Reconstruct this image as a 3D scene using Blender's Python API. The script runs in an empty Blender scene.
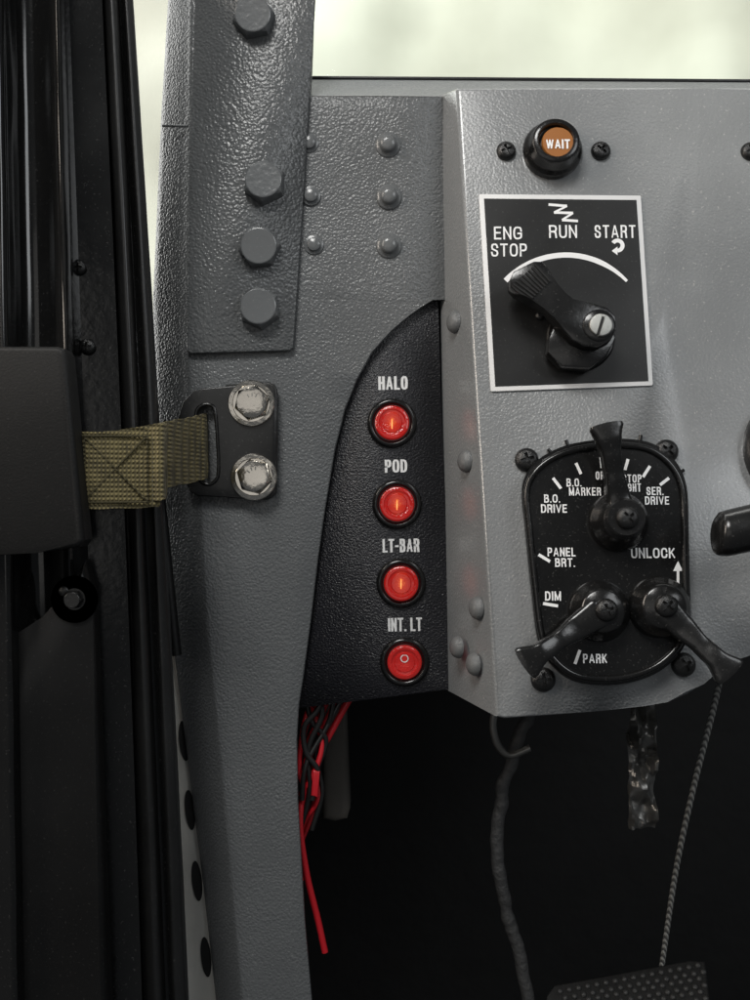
import bpy, bmesh, math, random
from mathutils import Vector, Matrix, noise
random.seed(4)
sc = bpy.context.scene
col = sc.collection
D = 0.5; S = 0.0005
CAM = Vector((0, -D, 0))

def W(px, py, d=0.0):
    k = (D - d) / D
    return Vector(((px - 375) * S * k, -d, (500 - py) * S * k))

class Frame:
    def __init__(s, a, b, c):
        s.o = a
        n = (b - a).cross(c - a).normalized()
        if n.y > 0: n = -n
        s.n = n
        s.x = (Vector((1, 0, 0)) - n * n.x).normalized()
        s.y = n.cross(s.x)
    def off(s, h):
        f = Frame.__new__(Frame); f.o = s.o + s.n * h; f.n = s.n; f.x = s.x; f.y = s.y
        return f
    def hit(s, px, py):
        r = W(px, py, 0) - CAM
        t = (s.o - CAM).dot(s.n) / r.dot(s.n)
        return CAM + r * t
    def mat(s, p):
        m = Matrix.Identity(4)
        for i in range(3):
            m[i][0] = s.x[i]; m[i][1] = s.y[i]; m[i][2] = s.n[i]; m[i][3] = p[i]
        return m
    def M(s, px, py): return s.mat(s.hit(px, py))
    def uv(s, px, py, c):
        v = s.hit(px, py) - c
        return (v.dot(s.x), v.dot(s.y))

def FD(d): return Frame(W(0, 0, d), W(700, 0, d), W(0, 700, d))
F0 = FD(0)
FB = FD(-0.004)
FP = Frame(W(457, 88, .012), W(900, 90, .012), W(497, 718, .05))
FS = Frame(W(457, 88, .012), W(497, 718, .05), W(437, 97, -.006))
U = 0.00046

# ------------------------------------------------------------ materials
def mk(name):
    m = bpy.data.materials.new(name); m.use_nodes = True
    nt = m.node_tree
    return m, nt, nt.nodes['Principled BSDF']

def paint(name, base, rough=.45, bs=450, bstr=.5, dist=.0003, var=.15, metallic=0, spec=.5, coat=0, tint=(1, 1, 1), dust=0.0, hammer=False, cr_=.18):
    m, nt, b = mk(name)
    N = nt.nodes.new; L = nt.links.new
    tc = N('ShaderNodeTexCoord')
    n1 = N('ShaderNodeTexNoise'); n1.inputs['Scale'].default_value = bs; n1.inputs['Detail'].default_value = 2.0
    n1.inputs['Roughness'].default_value = .5
    n2 = N('ShaderNodeTexNoise'); n2.inputs['Scale'].default_value = 22; n2.inputs['Detail'].default_value = 6
    L(tc.outputs['Object'], n1.inputs['Vector']); L(tc.outputs['Object'], n2.inputs['Vector'])
    bp = N('ShaderNodeBump'); bp.inputs['Strength'].default_value = bstr; bp.inputs['Distance'].default_value = dist
    hsrc = n1.outputs['Fac']
    if hammer:
        vo = N('ShaderNodeTexVoronoi'); vo.feature = 'SMOOTH_F1'; vo.inputs['Scale'].default_value = bs * 1.2; vo.inputs['Smoothness'].default_value = .8
        wp = N('ShaderNodeVectorMath'); wp.operation = 'MULTIPLY_ADD'; wp.inputs[1].default_value = (.0005,) * 3
        L(n1.outputs['Color'], wp.inputs[0]); L(tc.outputs['Object'], wp.inputs[2]); L(wp.outputs[0], vo.inputs['Vector'])
        ma = N('ShaderNodeMath'); ma.operation = 'MULTIPLY_ADD'; ma.inputs[1].default_value = -.8
        hf = N('ShaderNodeMath'); hf.operation = 'MULTIPLY'; hf.inputs[1].default_value = .6; L(n1.outputs['Fac'], hf.inputs[0])
        L(vo.outputs['Distance'], ma.inputs[0]); L(hf.outputs[0], ma.inputs[2])
        pm_ = N('ShaderNodeMapRange'); pm_.inputs['From Min'].default_value = .35; pm_.inputs['From Max'].default_value = .65
        pm_.inputs['To Min'].default_value = .8; pm_.inputs['To Max'].default_value = 1.15
        L(n2.outputs['Fac'], pm_.inputs['Value'])
        mm = N('ShaderNodeMath'); mm.operation = 'MULTIPLY'; L(ma.outputs[0], mm.inputs[0]); L(pm_.outputs['Result'], mm.inputs[1]); hsrc = mm.outputs[0]
    L(hsrc, bp.inputs['Height']); L(bp.outputs['Normal'], b.inputs['Normal'])
    cr = N('ShaderNodeMapRange'); cr.inputs['From Min'].default_value = .3; cr.inputs['From Max'].default_value = .7
    cr.inputs['To Min'].default_value = 1 - var; cr.inputs['To Max'].default_value = 1 + var
    L(n2.outputs['Fac'], cr.inputs['Value'])
    mx = N('ShaderNodeMix'); mx.data_type = 'RGBA'; mx.blend_type = 'MULTIPLY'; mx.inputs['Factor'].default_value = 1
    c = tuple(base * t for t in tint) if not isinstance(base, tuple) else base
    mx.inputs['A'].default_value = (*c, 1)
    L(cr.outputs['Result'], mx.inputs['B'])
    out = mx.outputs['Result']
    if dust > 0:
        n3 = N('ShaderNodeTexNoise'); n3.inputs['Scale'].default_value = 900; n3.inputs['Detail'].default_value = 3
        L(tc.outputs['Object'], n3.inputs['Vector'])
        r3 = N('ShaderNodeMapRange'); r3.inputs['From Min'].default_value = .63; r3.inputs['From Max'].default_value = .74
        r3.inputs['To Max'].default_value = dust
        L(n3.outputs['Fac'], r3.inputs['Value'])
        m3 = N('ShaderNodeMix'); m3.data_type = 'RGBA'
        L(r3.outputs['Result'], m3.inputs['Factor']); L(out, m3.inputs['A']); m3.inputs['B'].default_value = (.45, .44, .42, 1)
        out = m3.outputs['Result']
    L(out, b.inputs['Base Color'])
    rr = N('ShaderNodeMapRange'); rr.inputs['To Min'].default_value = max(rough - .1, .03); rr.inputs['To Max'].default_value = rough + .12
    L(n2.outputs['Fac'], rr.inputs['Value']); L(rr.outputs['Result'], b.inputs['Roughness'])
    b.inputs['Metallic'].default_value = metallic
    b.inputs['Specular IOR Level'].default_value = spec
    b.inputs['Coat Weight'].default_value = coat; b.inputs['Coat Roughness'].default_value = cr_
    return m

GT = (.96, 1.0, 1.025)
m_pillar = paint('grey_hammered_paint', .112, .33, 700, .75, .00055, .08, tint=GT, dust=.25, hammer=True)
m_rein = paint('grey_plate_paint', .092, .29, 600, .8, .00062, .10, tint=GT, dust=.25, hammer=True)
m_dash = paint('dash_grey_paint', .180, .34, 740, .6, .0004, .07, tint=GT, dust=.5, hammer=True, coat=.8)
m_frame = paint('frame_grey_paint', .13, .45, 520, .6, .0004, .08, tint=GT, dust=.3, hammer=True)
m_bolt = paint('painted_bolt', .13, .22, 420, .4, .0004, .15, tint=GT, dust=.2)
m_blackpan = paint('textured_black', .012, .34, 1000, .95, .0007, .15, tint=(.95, .95, 1.2), dust=.18)
m_gloss = paint('gloss_black', .007, .17, 260, .25, .0003, .2, dust=.08)
m_knob = paint('knob_black', .008, .22, 300, .3, .0003, .2, dust=.07)
m_rib = paint('grip_rib_black', .025, .2, 300, .1, .0002, .2)
m_label = paint('label_black', .010, .32, 300, .05, .0002, .2, dust=.08)
m_satin = paint('satin_black', .010, .32, 600, .25, .0002, .2, dust=.08)
m_door = paint('door_black', .007, .13, 60, .10, .0006, .2, dust=.05)
m_doorlow = paint('door_black_satin', .006, .36, 60, .10, .0006, .2, dust=.05, spec=.25)
m_trim = paint('door_trim', .009, .5, 1000, .5, .0002, .15, dust=.03, spec=.22)
m_rubber = paint('rubber', .008, .36, 300, .3, .0003, .2, dust=.06)
m_white = paint('white_print', .82, .5, 900, .1, .0001, .04)
m_print = paint('grey_white_print', .72, .5, 900, .1, .0001, .08)
m_border = paint('white_border', .68, .45, 900, .1, .0001, .06)
m_steel = paint('stainless', (.62, .585, .53), .17, 400, .3, .0005, .25, metallic=1)
m_steel2 = paint('zinc_screw', (.36, .36, .34), .42, 700, .25, .0002, .12, metallic=1)
m_shade = paint('footwell_shade_black', .005, .7, 60, .4, .002, .4)  # near-black colour carries the footwell's shade, so lamps leave it dark
m_redwire = paint('red_wire', (.50, .012, .02), .35, 400, .05, .0001, .15)
m_blackwire = paint('black_wire', .010, .3, 400, .05, .0001, .15)
m_hose = paint('cord', .035, .55, 260, .9, .0012, .4)
m_dirtymetal = paint('dirty_metal', .14, .28, 90, .5, .0015, .6, metallic=.6, tint=(1.02, 1, .95))
m_box = paint('relay_box', .10, .6, 200, .3, .0005, .2, tint=(1.1, 1, .88))
m_pedal = paint('pedal_black', .006, .5, 300, .3, .0005, .3, spec=.3)
m_stud = paint('pedal_stud', .026, .4, 300, .3, .0005, .3, spec=.3)
m_flange = paint('pale_flange', .50, .5, 200, .3, .0004, .2, tint=(1.02, 1, .93))
m_stitch = paint('thread', (.05, .042, .018), .8, 900, .4, .0003, .2)
m_slot_shade = paint('slot_shade_black', .004, .7, 300, .1, .0001, .2)  # dark colour that paints shade into the screw slot
m_cable, nt, b = mk('braided_cable'); N = nt.nodes.new; L = nt.links.new
tc = N('ShaderNodeTexCoord'); wv = N('ShaderNodeTexWave'); wv.bands_direction = 'DIAGONAL'; wv.inputs['Scale'].default_value = 210; wv.inputs['Distortion'].default_value = 1.5
L(tc.outputs['Object'], wv.inputs['Vector'])
cr = N('ShaderNodeValToRGB'); cr.color_ramp.elements[0].color = (.07, .07, .07, 1); cr.color_ramp.elements[1].color = (.36, .36, .34, 1)
L(wv.outputs['Fac'], cr.inputs['Fac']); L(cr.outputs['Color'], b.inputs['Base Color'])
bp = N('ShaderNodeBump'); bp.inputs['Distance'].default_value = .0004; L(wv.outputs['Fac'], bp.inputs['Height']); L(bp.outputs['Normal'], b.inputs['Normal'])

def emis(name, c0, c1, r, strength, base, sx=1.6):
    m, nt, b = mk(name); N = nt.nodes.new; L = nt.links.new
    tc = N('ShaderNodeTexCoord'); mp = N('ShaderNodeMapping'); mp.inputs['Scale'].default_value = (1 / r * sx, 1 / r, 1 / r)
    g = N('ShaderNodeTexGradient'); g.gradient_type = 'SPHERICAL'
    L(tc.outputs['Object'], mp.inputs['Vector']); L(mp.outputs['Vector'], g.inputs['Vector'])
    ns = N('ShaderNodeTexVoronoi'); ns.inputs['Scale'].default_value = 1300
    L(tc.outputs['Object'], ns.inputs['Vector'])
    ml = N('ShaderNodeMath'); ml.operation = 'MULTIPLY'; L(g.outputs['Fac'], ml.inputs[0])
    mr = N('ShaderNodeMapRange'); mr.inputs['To Min'].default_value = 1.2; mr.inputs['To Max'].default_value = .6
    L(ns.outputs['Distance'], mr.inputs['Value']); L(mr.outputs['Result'], ml.inputs[1])
    cr = N('ShaderNodeValToRGB'); cr.color_ramp.elements[0].color = (*c1, 1); cr.color_ramp.elements[1].color = (*c0, 1)
    cr.color_ramp.elements[1].position = .8
    e = cr.color_ramp.elements.new(.4); e.color = (c1[0] * .6 + c0[0] * .28, c1[1] * .7 + c0[1] * .08, c1[2] * .7 + c0[2] * .1, 1)
    L(ml.outputs[0], cr.inputs['Fac']); L(cr.outputs['Color'], b.inputs['Emission Color'])
    b.inputs['Emission Strength'].default_value = strength
    b.inputs['Base Color'].default_value = (*base, 1); b.inputs['Roughness'].default_value = .12
    bp = N('ShaderNodeBump'); bp.inputs['Strength'].default_value = .4; bp.inputs['Distance'].default_value = .0003
    L(ns.outputs['Distance'], bp.inputs['Height']); L(bp.outputs['Normal'], b.inputs['Normal'])
    b.inputs['Coat Weight'].default_value = .6; b.inputs['Coat Roughness'].default_value = .05
    return m
m_redlit = emis('lit_red_lens', (1, .33, .06), (.20, .003, .002), .0080, .74, (.28, .006, .004))
m_redoff = emis('dim_glow_red_lens', (.60, .06, .04), (.20, .006, .004), .0085, .5, (.42, .015, .014))  # faint emission put into the lens colour, though this switch is off
m_amber, nt, b = mk('amber_lens'); b.inputs['Base Color'].default_value = (.27, .098, .02, 1); b.inputs['Roughness'].default_value = .35
b.inputs['Emission Color'].default_value = (.5, .2, .04, 1); b.inputs['Emission Strength'].default_value = .08
m_glow = emis('filament', (1, .5, .15), (1, .28, .06), .004, .9, (.8, .2, .05))

def webbing(name, c):
    m, nt, b = mk(name); N = nt.nodes.new; L = nt.links.new
    tc = N('ShaderNodeTexCoord')
    w1 = N('ShaderNodeTexWave'); w1.bands_direction = 'Z'; w1.inputs['Scale'].default_value = 160; w1.inputs['Distortion'].default_value = .8
    w2 = N('ShaderNodeTexWave'); w2.bands_direction = 'X'; w2.inputs['Scale'].default_value = 190; w2.inputs['Distortion'].default_value = .8
    for w in (w1, w2): L(tc.outputs['Object'], w.inputs['Vector'])
    mu = N('ShaderNodeMath'); mu.operation = 'MULTIPLY'; L(w1.outputs['Fac'], mu.inputs[0]); L(w2.outputs['Fac'], mu.inputs[1])
    bp = N('ShaderNodeBump'); bp.inputs['Strength'].default_value = 1; bp.inputs['Distance'].default_value = .0009
    L(mu.outputs[0], bp.inputs['Height']); L(bp.outputs['Normal'], b.inputs['Normal'])
    n2 = N('ShaderNodeTexNoise'); n2.inputs['Scale'].default_value = 150; n2.inputs['Detail'].default_value = 5
    L(tc.outputs['Object'], n2.inputs['Vector'])
    ad = N('ShaderNodeMath'); ad.operation = 'ADD'; L(mu.outputs[0], ad.inputs[0]); L(n2.outputs['Fac'], ad.inputs[1])
    cr = N('ShaderNodeValToRGB'); cr.color_ramp.elements[0].color = (c[0] * .3, c[1] * .3, c[2] * .3, 1)
    cr.color_ramp.elements[1].color = (c[0] * 1.4, c[1] * 1.4, c[2] * 1.4, 1); cr.color_ramp.elements[0].position = .35
    L(ad.outputs[0], cr.inputs['Fac']); L(cr.outputs['Color'], b.inputs['Base Color'])
    b.inputs['Roughness'].default_value = .8
    b.inputs['Sheen Weight'].default_value = .1
    return m
m_web = webbing('olive_webbing', (.150, .122, .050))

# ------------------------------------------------------------ builders
WM = {}
def reg(ob, M, parent=None):
    WM[ob.name] = M.copy()
    if parent is not None:
        ob.parent = parent
        ob.matrix_parent_inverse = WM[parent.name].inverted()
    ob.matrix_basis = M
    return ob

def finish(me, ang=35):
    bm = bmesh.new(); bm.from_mesh(me)
    bmesh.ops.remove_doubles(bm, verts=bm.verts, dist=1e-7)
    bmesh.ops.recalc_face_normals(bm, faces=bm.faces)
    bm.to_mesh(me); bm.free()
    me.polygons.foreach_set('use_smooth', [True] * len(me.polygons))
    me.set_sharp_from_angle(angle=math.radians(ang))

def obj(name, me, mat, M=Matrix.Identity(4), parent=None):
    ob = bpy.data.objects.new(name, me); col.objects.link(ob)
    if mat and not me.materials: me.materials.append(mat)
    return reg(ob, M, parent)

def raw(name, vs, fs, mat, M=Matrix.Identity(4), parent=None, ang=35):
    me = bpy.data.meshes.new(name); me.from_pydata([tuple(v) for v in vs], [], fs); finish(me, ang)
    return obj(name, me, mat, M, parent)

def thing(name, label, cat, loc, group=None):
    e = bpy.data.objects.new(name, None); e.empty_display_size = .01; col.objects.link(e)
    e['label'] = label; e['category'] = cat
    if group: e['group'] = group
    return reg(e, Matrix.Translation(loc))

def tag(o, label, cat, group=None):
    o['label'] = label; o['category'] = cat
    if group: o['group'] = group
    return o

def smooth_closed(pts, n=6):
    out = []; N = len(pts)
    for i in range(N):
        p0, p1, p2, p3 = [Vector(pts[(i + k) % N]) for k in (-1, 0, 1, 2)]
        for j in range(n):
            t = j / n
            out.append(tuple(.5 * ((2 * p1) + (p2 - p0) * t + (2 * p0 - 5 * p1 + 4 * p2 - p3) * t * t + (3 * p1 - p0 - 3 * p2 + p3) * t ** 3)))
    return out

def smooth_open(pts, n=8):
    P = [Vector(p) for p in pts]; P = [P[0] * 2 - P[1]] + P + [P[-1] * 2 - P[-2]]
    out = []
    for i in range(1, len(P) - 2):
        p0, p1, p2, p3 = P[i - 1:i + 3]
        for j in range(n):
            t = j / n
            out.append(.5 * ((2 * p1) + (p2 - p0) * t + (2 * p0 - 5 * p1 + 4 * p2 - p3) * t * t + (3 * p1 - p0 - 3 * p2 + p3) * t ** 3))
    out.append(P[-2]); return out

def plate_mesh(name, uv, h0, h1, bev=.0004, seg=3):
    bm = bmesh.new()
    top = [bm.verts.new((u, v, h1)) for u, v in uv]
    bot = [bm.verts.new((u, v, h0)) for u, v in uv]
    f = bm.faces.new(top); bm.faces.new(bot[::-1])
    n = len(uv)
    for i in range(n): bm.faces.new((top[i], bot[i], bot[(i + 1) % n], top[(i + 1) % n]))
    if bev > 0:
        bmesh.ops.bevel(bm, geom=list(f.edges), offset=bev, segments=seg, profile=.5, affect='EDGES', clamp_overlap=True)
    me = bpy.data.meshes.new(name); bm.to_mesh(me); bm.free(); finish(me, 40)
    return me

def plate(name, px, fr, h0, h1, mat, parent=None, bev=.0004, seg=3):
    ft = fr.off(h1)
    cx = sum(p[0] for p in px) / len(px); cy = sum(p[1] for p in px) / len(px)
    ct = ft.hit(cx, cy)
    uv = [ft.uv(x, y, ct) for x, y in px]
    base = ct - fr.n * h1
    return obj(name, plate_mesh(name, uv, h0, h1, bev, seg), mat, fr.mat(base), parent)

def rev_mesh(name, prof, n=48, knurl=None, ang=40):
    vs = []; fs = []
    for k, (r, h) in enumerate(prof):
        for i in range(n):
            a = 2 * math.pi * i / n
            rr = r
            if knurl and k in knurl[0]: rr = r * (1 - (knurl[1] if i % 2 else 0))
            vs.append((rr * math.cos(a), rr * math.sin(a), h))
    for k in range(len(prof) - 1):
        for i in range(n):
            a = k * n + i; b = k * n + (i + 1) % n
            fs.append((a, b, b + n, a + n))
    fs.append(tuple(range(n - 1, -1, -1))); fs.append(tuple((len(prof) - 1) * n + i for i in range(n)))
    me = bpy.data.meshes.new(name); me.from_pydata(vs, [], fs); finish(me, ang)
    return me

def rev(name, prof, fr, px, py, mat, parent=None, n=48, h=0, knurl=None, ang=40):
    return obj(name, rev_mesh(name, prof, n, knurl, ang), mat, fr.off(h).M(px, py), parent)

def boolean(me, cutter):
    a = bpy.data.objects.new('tmpa', me); c = bpy.data.objects.new('tmpc', cutter)
    col.objects.link(a); col.objects.link(c)
    md = a.modifiers.new('b', 'BOOLEAN'); md.object = c; md.operation = 'DIFFERENCE'; md.solver = 'EXACT'
    dg = bpy.context.evaluated_depsgraph_get(); dg.update()
    r = bpy.data.meshes.new_from_object(a.evaluated_get(dg))
    bpy.data.objects.remove(a); bpy.data.objects.remove(c)
    finish(r, 35)
    return r

def join_meshes(list_me, name):
    bm = bmesh.new()
    for m in list_me: bm.from_mesh(m)
    me = bpy.data.meshes.new(name); bm.to_mesh(me); bm.free(); return me

dome = [(1.0, 0), (1.0, .12), (.96, .28), (.86, .42), (.7, .53), (.5, .6), (.25, .63), (.02, .64)]
cross = [(-.13, -.55), (.13, -.55), (.13, -.13), (.55, -.13), (.55, .13), (.13, .13), (.13, .55), (-.13, .55), (-.13, .13), (-.55, .13), (-.55, -.13), (-.13, -.13)]
PH = boolean(rev_mesh('phillips', dome), plate_mesh('c', cross, .25, 1.5, 0)); PH.name = 'phillips_screw'
slot = [(-1.2, -.13), (1.2, -.13), (1.2, .13), (-1.2, .13)]
SL = boolean(rev_mesh('slotted', [(1, 0), (1, .3), (.93, .42), (.85, .45), (.02, .45)], ang=25), plate_mesh('c', slot, .2, 1.5, 0)); SL.name = 'slotted_screw'
RV = rev_mesh('rivet', [(1.0, 0), (.97, .12), (.85, .34), (.65, .5), (.4, .6), (.02, .64)])

def inst(name, base, fr, px, py, r, mat, parent=None, rot=0, h=0, sz=1.0, sx=1.0):
    me = base.copy(); me.materials.clear()
    M = fr.off(h).M(px, py) @ Matrix.Rotation(rot, 4, 'Z') @ Matrix.Diagonal((r * sx, r, r * sz, 1))
    return obj(name, me, mat, M, parent)

def hexbolt_mesh(name, r, hh, wr=None, wh=.0012, dm=0.0):
    parts = []
    z0 = 0
    if wr:
        parts.append(rev_mesh('w', [(wr, 0), (wr, wh * .7), (wr * .96, wh), (.01, wh)])); z0 = wh
    vs = []; fs = []; n = 48
    prof = [(1.06, 0), (1, .80), (.87, .97), (.82, 1.0), (.4, 1.0 + dm * .8), (.02, 1.0 + dm)]
    for k, (s, h) in enumerate(prof):
        for i in range(n):
            a = 2 * math.pi * i / n
            am = (a % (math.pi / 3)) - math.pi / 6
            hexr = .88 / math.cos(am)
            rr = hexr * s if k < 2 else min(hexr, s)
            hh2 = h + (.94 - hexr) * 1.0 if k == 1 else h
            vs.append((rr * r * math.cos(a), rr * r * math.sin(a), z0 + hh2 * hh))
    for k in range(len(prof) - 1):
        for i in range(n):
            a = k * n + i; b = k * n + (i + 1) % n
            fs.append((a, b, b + n, a + n))
    fs.append(tuple((len(prof) - 1) * n + i for i in range(n)))
    m = bpy.data.meshes.new('h'); m.from_pydata(vs, [], fs); parts.append(m)
    me = join_meshes(parts, name); finish(me, 16); return me

def tube_mesh(pts, r, sides=10, name='tube'):
    vs = []; fs = []
    P = [Vector(p) for p in pts]
    up = Vector((0, -1, 0.01))
    for i, p in enumerate(P):
        t = (P[min(i + 1, len(P) - 1)] - P[max(i - 1, 0)]).normalized()
        a = t.cross(up)
        if a.length < 1e-4: a = t.cross(Vector((1, 0, 0)))
        a.normalize(); b = a.cross(t)
        rr = r[i] if isinstance(r, list) else r
        for k in range(sides):
            th = 2 * math.pi * k / sides
            vs.append(p + a * math.cos(th) * rr + b * math.sin(th) * rr)
    for i in range(len(P) - 1):
        for k in range(sides):
            a = i * sides + k; b = i * sides + (k + 1) % sides
            fs.append((a, b, b + sides, a + sides))
    fs.append(tuple(range(sides))); fs.append(tuple((len(P) - 1) * sides + k for k in range(sides)))
    me = bpy.data.meshes.new(name); me.from_pydata([tuple(v) for v in vs], [], fs); finish(me, 50)
    return me

def tube(name, pix, r, mat, parent=None, n=8, wob=0):
    pts = smooth_open([W(*p) for p in pix], n)
    o = pts[0].copy()
    rr = r
    if wob:
        pts = smooth_open(pts, 3)
        rr = [r * (1 + wob * noise.noise(Vector((i * .23, 1, 1))) * 1.5) for i in range(len(pts))]
        pts = [p + Vector((noise.noise(Vector((i * .12, 5, 1))), 0, 0)) * r * wob * 2.5 for i, p in enumerate(pts)]
    return obj(name, tube_mesh([p - o for p in pts], rr, name=name), mat, Matrix.Translation(o), parent)

_O = [(.5, 1), (.28, .985), (.1, .9), (.02, .74), (0, .5), (.02, .26), (.1, .1), (.28, .015), (.5, 0), (.72, .015), (.9, .1), (.98, .26), (1, .5), (.98, .74), (.9, .9), (.72, .985), (.5, 1)]
_C = [(1, .70), (.96, .85), (.82, .97), (.5, 1), (.22, .97), (.06, .84), (0, .65), (0, .35), (.06, .16), (.22, .03), (.5, 0), (.82, .03), (.96, .15), (1, .30)]
GL = {
 'A': (.72, [[(0, 0), (.46, 1)], [(.54, 1), (1, 0)], [(.2, .28), (.8, .28)]]),
 'B': (.62, [[(0, 0), (0, 1), (.6, 1), (.84, .95), (.9, .78), (.84, .58), (.55, .53), (0, .53)], [(.55, .53), (.92, .46), (1, .27), (.92, .06), (.62, 0), (0, 0)]]),
 'C': (.62, [_C]),
 'D': (.62, [[(0, 0), (0, 1), (.5, 1), (.82, .93), (.98, .72), (1, .5), (.98, .28), (.82, .07), (.5, 0), (0, 0)]]),
 'E': (.52, [[(1, 1), (0, 1), (0, 0), (1, 0)], [(0, .52), (.88, .52)]]),
 'F': (.5, [[(1, 1), (0, 1), (0, 0)], [(0, .5), (.85, .5)]]),
 'G': (.66, [_C[:-3] + [(.8, .04), (1, .14), (1, .46), (.58, .46)]]),
 'H': (.6, [[(0, 0), (0, 1)], [(1, 0), (1, 1)], [(0, .52), (1, .52)]]),
 'I': (0, [[(0, 0), (0, 1)]]),
 'K': (.6, [[(0, 0), (0, 1)], [(.95, 1), (.05, .38)], [(.35, .6), (1, 0)]]),
 'L': (.48, [[(0, 1), (0, 0), (1, 0)]]),
 'M': (.78, [[(0, 0), (0, 1)], [(0, 1), (.5, .05)], [(.5, .05), (1, 1)], [(1, 1), (1, 0)]]),
 'N': (.6, [[(0, 0), (0, 1)], [(0, 1), (1, 0)], [(1, 0), (1, 1)]]),
 'O': (.66, [_O]),
 'P': (.58, [[(0, 0), (0, 1), (.65, 1), (.9, .95), (1, .74), (.9, .52), (.65, .46), (0, .46)]]),
 'R': (.6, [[(0, 0), (0, 1), (.65, 1), (.9, .95), (1, .75), (.9, .54), (.65, .49), (0, .49)], [(.62, .49), (.9, .38), (.98, 0)]]),
 'S': (.58, [[(.96, .76), (.88, .93), (.66, 1), (.3, 1), (.09, .93), (.02, .76), (.1, .6), (.32, .54), (.68, .46), (.92, .39), (1, .24), (.92, .07), (.68, 0), (.3, 0), (.08, .07), (0, .26)]]),
 'T': (.6, [[(0, 1), (1, 1)], [(.5, 1), (.5, 0)]]),
 'U': (.6, [[(0, 1), (0, .3), (.08, .09), (.3, 0), (.7, 0), (.92, .09), (1, .3), (1, 1)]]),
 'V': (.68, [[(0, 1), (.48, 0)], [(.52, 0), (1, 1)]]),
 'W': (1.0, [[(0, 1), (.25, 0)], [(.25, 0), (.5, 1)], [(.5, 1), (.75, 0)], [(.75, 0), (1, 1)]]),
 '.': (0, [[(0, 0), (0, .001)]]),
 '-': (.25, [[(0, .45), (1, .45)]]),
 ' ': (.02, []),
}
def bars(vs, fs, P, t, z, ty):
    P = [Vector(p) for p in P]
    diag = len(P) == 2 and abs(P[0].x - P[1].x) > 1e-6 and abs(P[0].y - P[1].y) > 1e-6
    if diag: t = t * .75
    if len(P) >= 2 and (P[0] - P[-1]).length > 1e-9:
        for e, q in ((0, 1), (-1, -2)):
            d = (P[e] - P[q]).normalized(); P[e] = P[e] + d * ((t * abs(d.x) + ty * abs(d.y)) / 2 * (.6 if diag else 1))
    b0 = len(vs)
    n = len(P); closed = (P[0] - P[-1]).length < 1e-9
    for i, p in enumerate(P):
        if 0 < i < n - 1: a, c = P[i - 1], P[i + 1]
        elif closed: a, c = P[-2], P[1]
        elif i == 0: a, c = p - (P[1] - p), P[1]
        else: a, c = P[i - 1], p + (p - P[i - 1])
        n1 = (p - a).normalized(); n2 = (c - p).normalized()
        n1 = Vector((-n1.y, n1.x)); n2 = Vector((-n2.y, n2.x)); nn = (n1 + n2).normalized()
        nn = nn * min(1.5, 1 / max(.3, nn.dot(n1)))
        nx, ny = nn.x * t / 2, nn.y * ty / 2
        vs += [(p.x + nx, p.y + ny, z), (p.x - nx, p.y - ny, z)]
    for i in range(n - 1): fs.append((b0 + 2 * i, b0 + 2 * i + 1, b0 + 2 * i + 3, b0 + 2 * i + 2))

def text(s, fr, cx, cy, w, h, mat, parent, rot=0, hh=.0002, name='lettering', wt=.15, gap=.75, wy=None):
    k = abs((CAM - fr.off(hh).hit(cx, cy)).y / -D * S)
    w *= k; h *= k; t = wt * h; g = gap * t; ty = (wy or wt) * h
    sk = sum(GL[c][0] for c in s)
    sx = (w - len(s) * t - (len(s) - 1) * g) / sk
    vs = []; fs = []; x = -w / 2; z = 0
    for c in s:
        cw, st_ = GL[c]
        for P in st_:
            bars(vs, fs, [(x + t / 2 + px * cw * sx, -h / 2 + ty / 2 + py * (h - ty)) for px, py in P], t, z, ty); z += .000006
        x += cw * sx + t + g
    me = bpy.data.meshes.new(name); me.from_pydata(vs, [], fs)
    bm = bmesh.new(); bm.from_mesh(me)
    for f in bm.faces:
        f.normal_update()
        if f.normal.z < 0: f.normal_flip()
    bm.to_mesh(me); bm.free()
    return obj(name, me, mat, fr.off(hh).M(cx, cy) @ Matrix.Rotation(math.radians(rot), 4, 'Z'), parent)

def stroke(px, fr, wpx, mat, parent, hh=.0002, name='marking', widths=None):
    f = fr.off(hh); c = f.hit(*px[0]); P = [Vector(f.uv(x, y, c)) for x, y in px]
    vs = []; fs = []
    for i, p in enumerate(P):
        t = (P[min(i + 1, len(P) - 1)] - P[max(i - 1, 0)]).normalized(); nn = Vector((-t.y, t.x))
        ww = (widths[i] if widths else wpx) * U / 2
        vs += [(p.x + nn.x * ww, p.y + nn.y * ww, 0), (p.x - nn.x * ww, p.y - nn.y * ww, 0)]
    for i in range(len(P) - 1): fs.append((2 * i, 2 * i + 1, 2 * i + 3, 2 * i + 2))
    return raw(name, vs, fs, mat, f.mat(c), parent)

def interp(tab, y):
    if y <= tab[0][0]: return tab[0][1]
    for (a, va), (b, vb) in zip(tab, tab[1:]):
        if y <= b: return va + (vb - va) * (y - a) / (b - a)
    return tab[-1][1]

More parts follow.
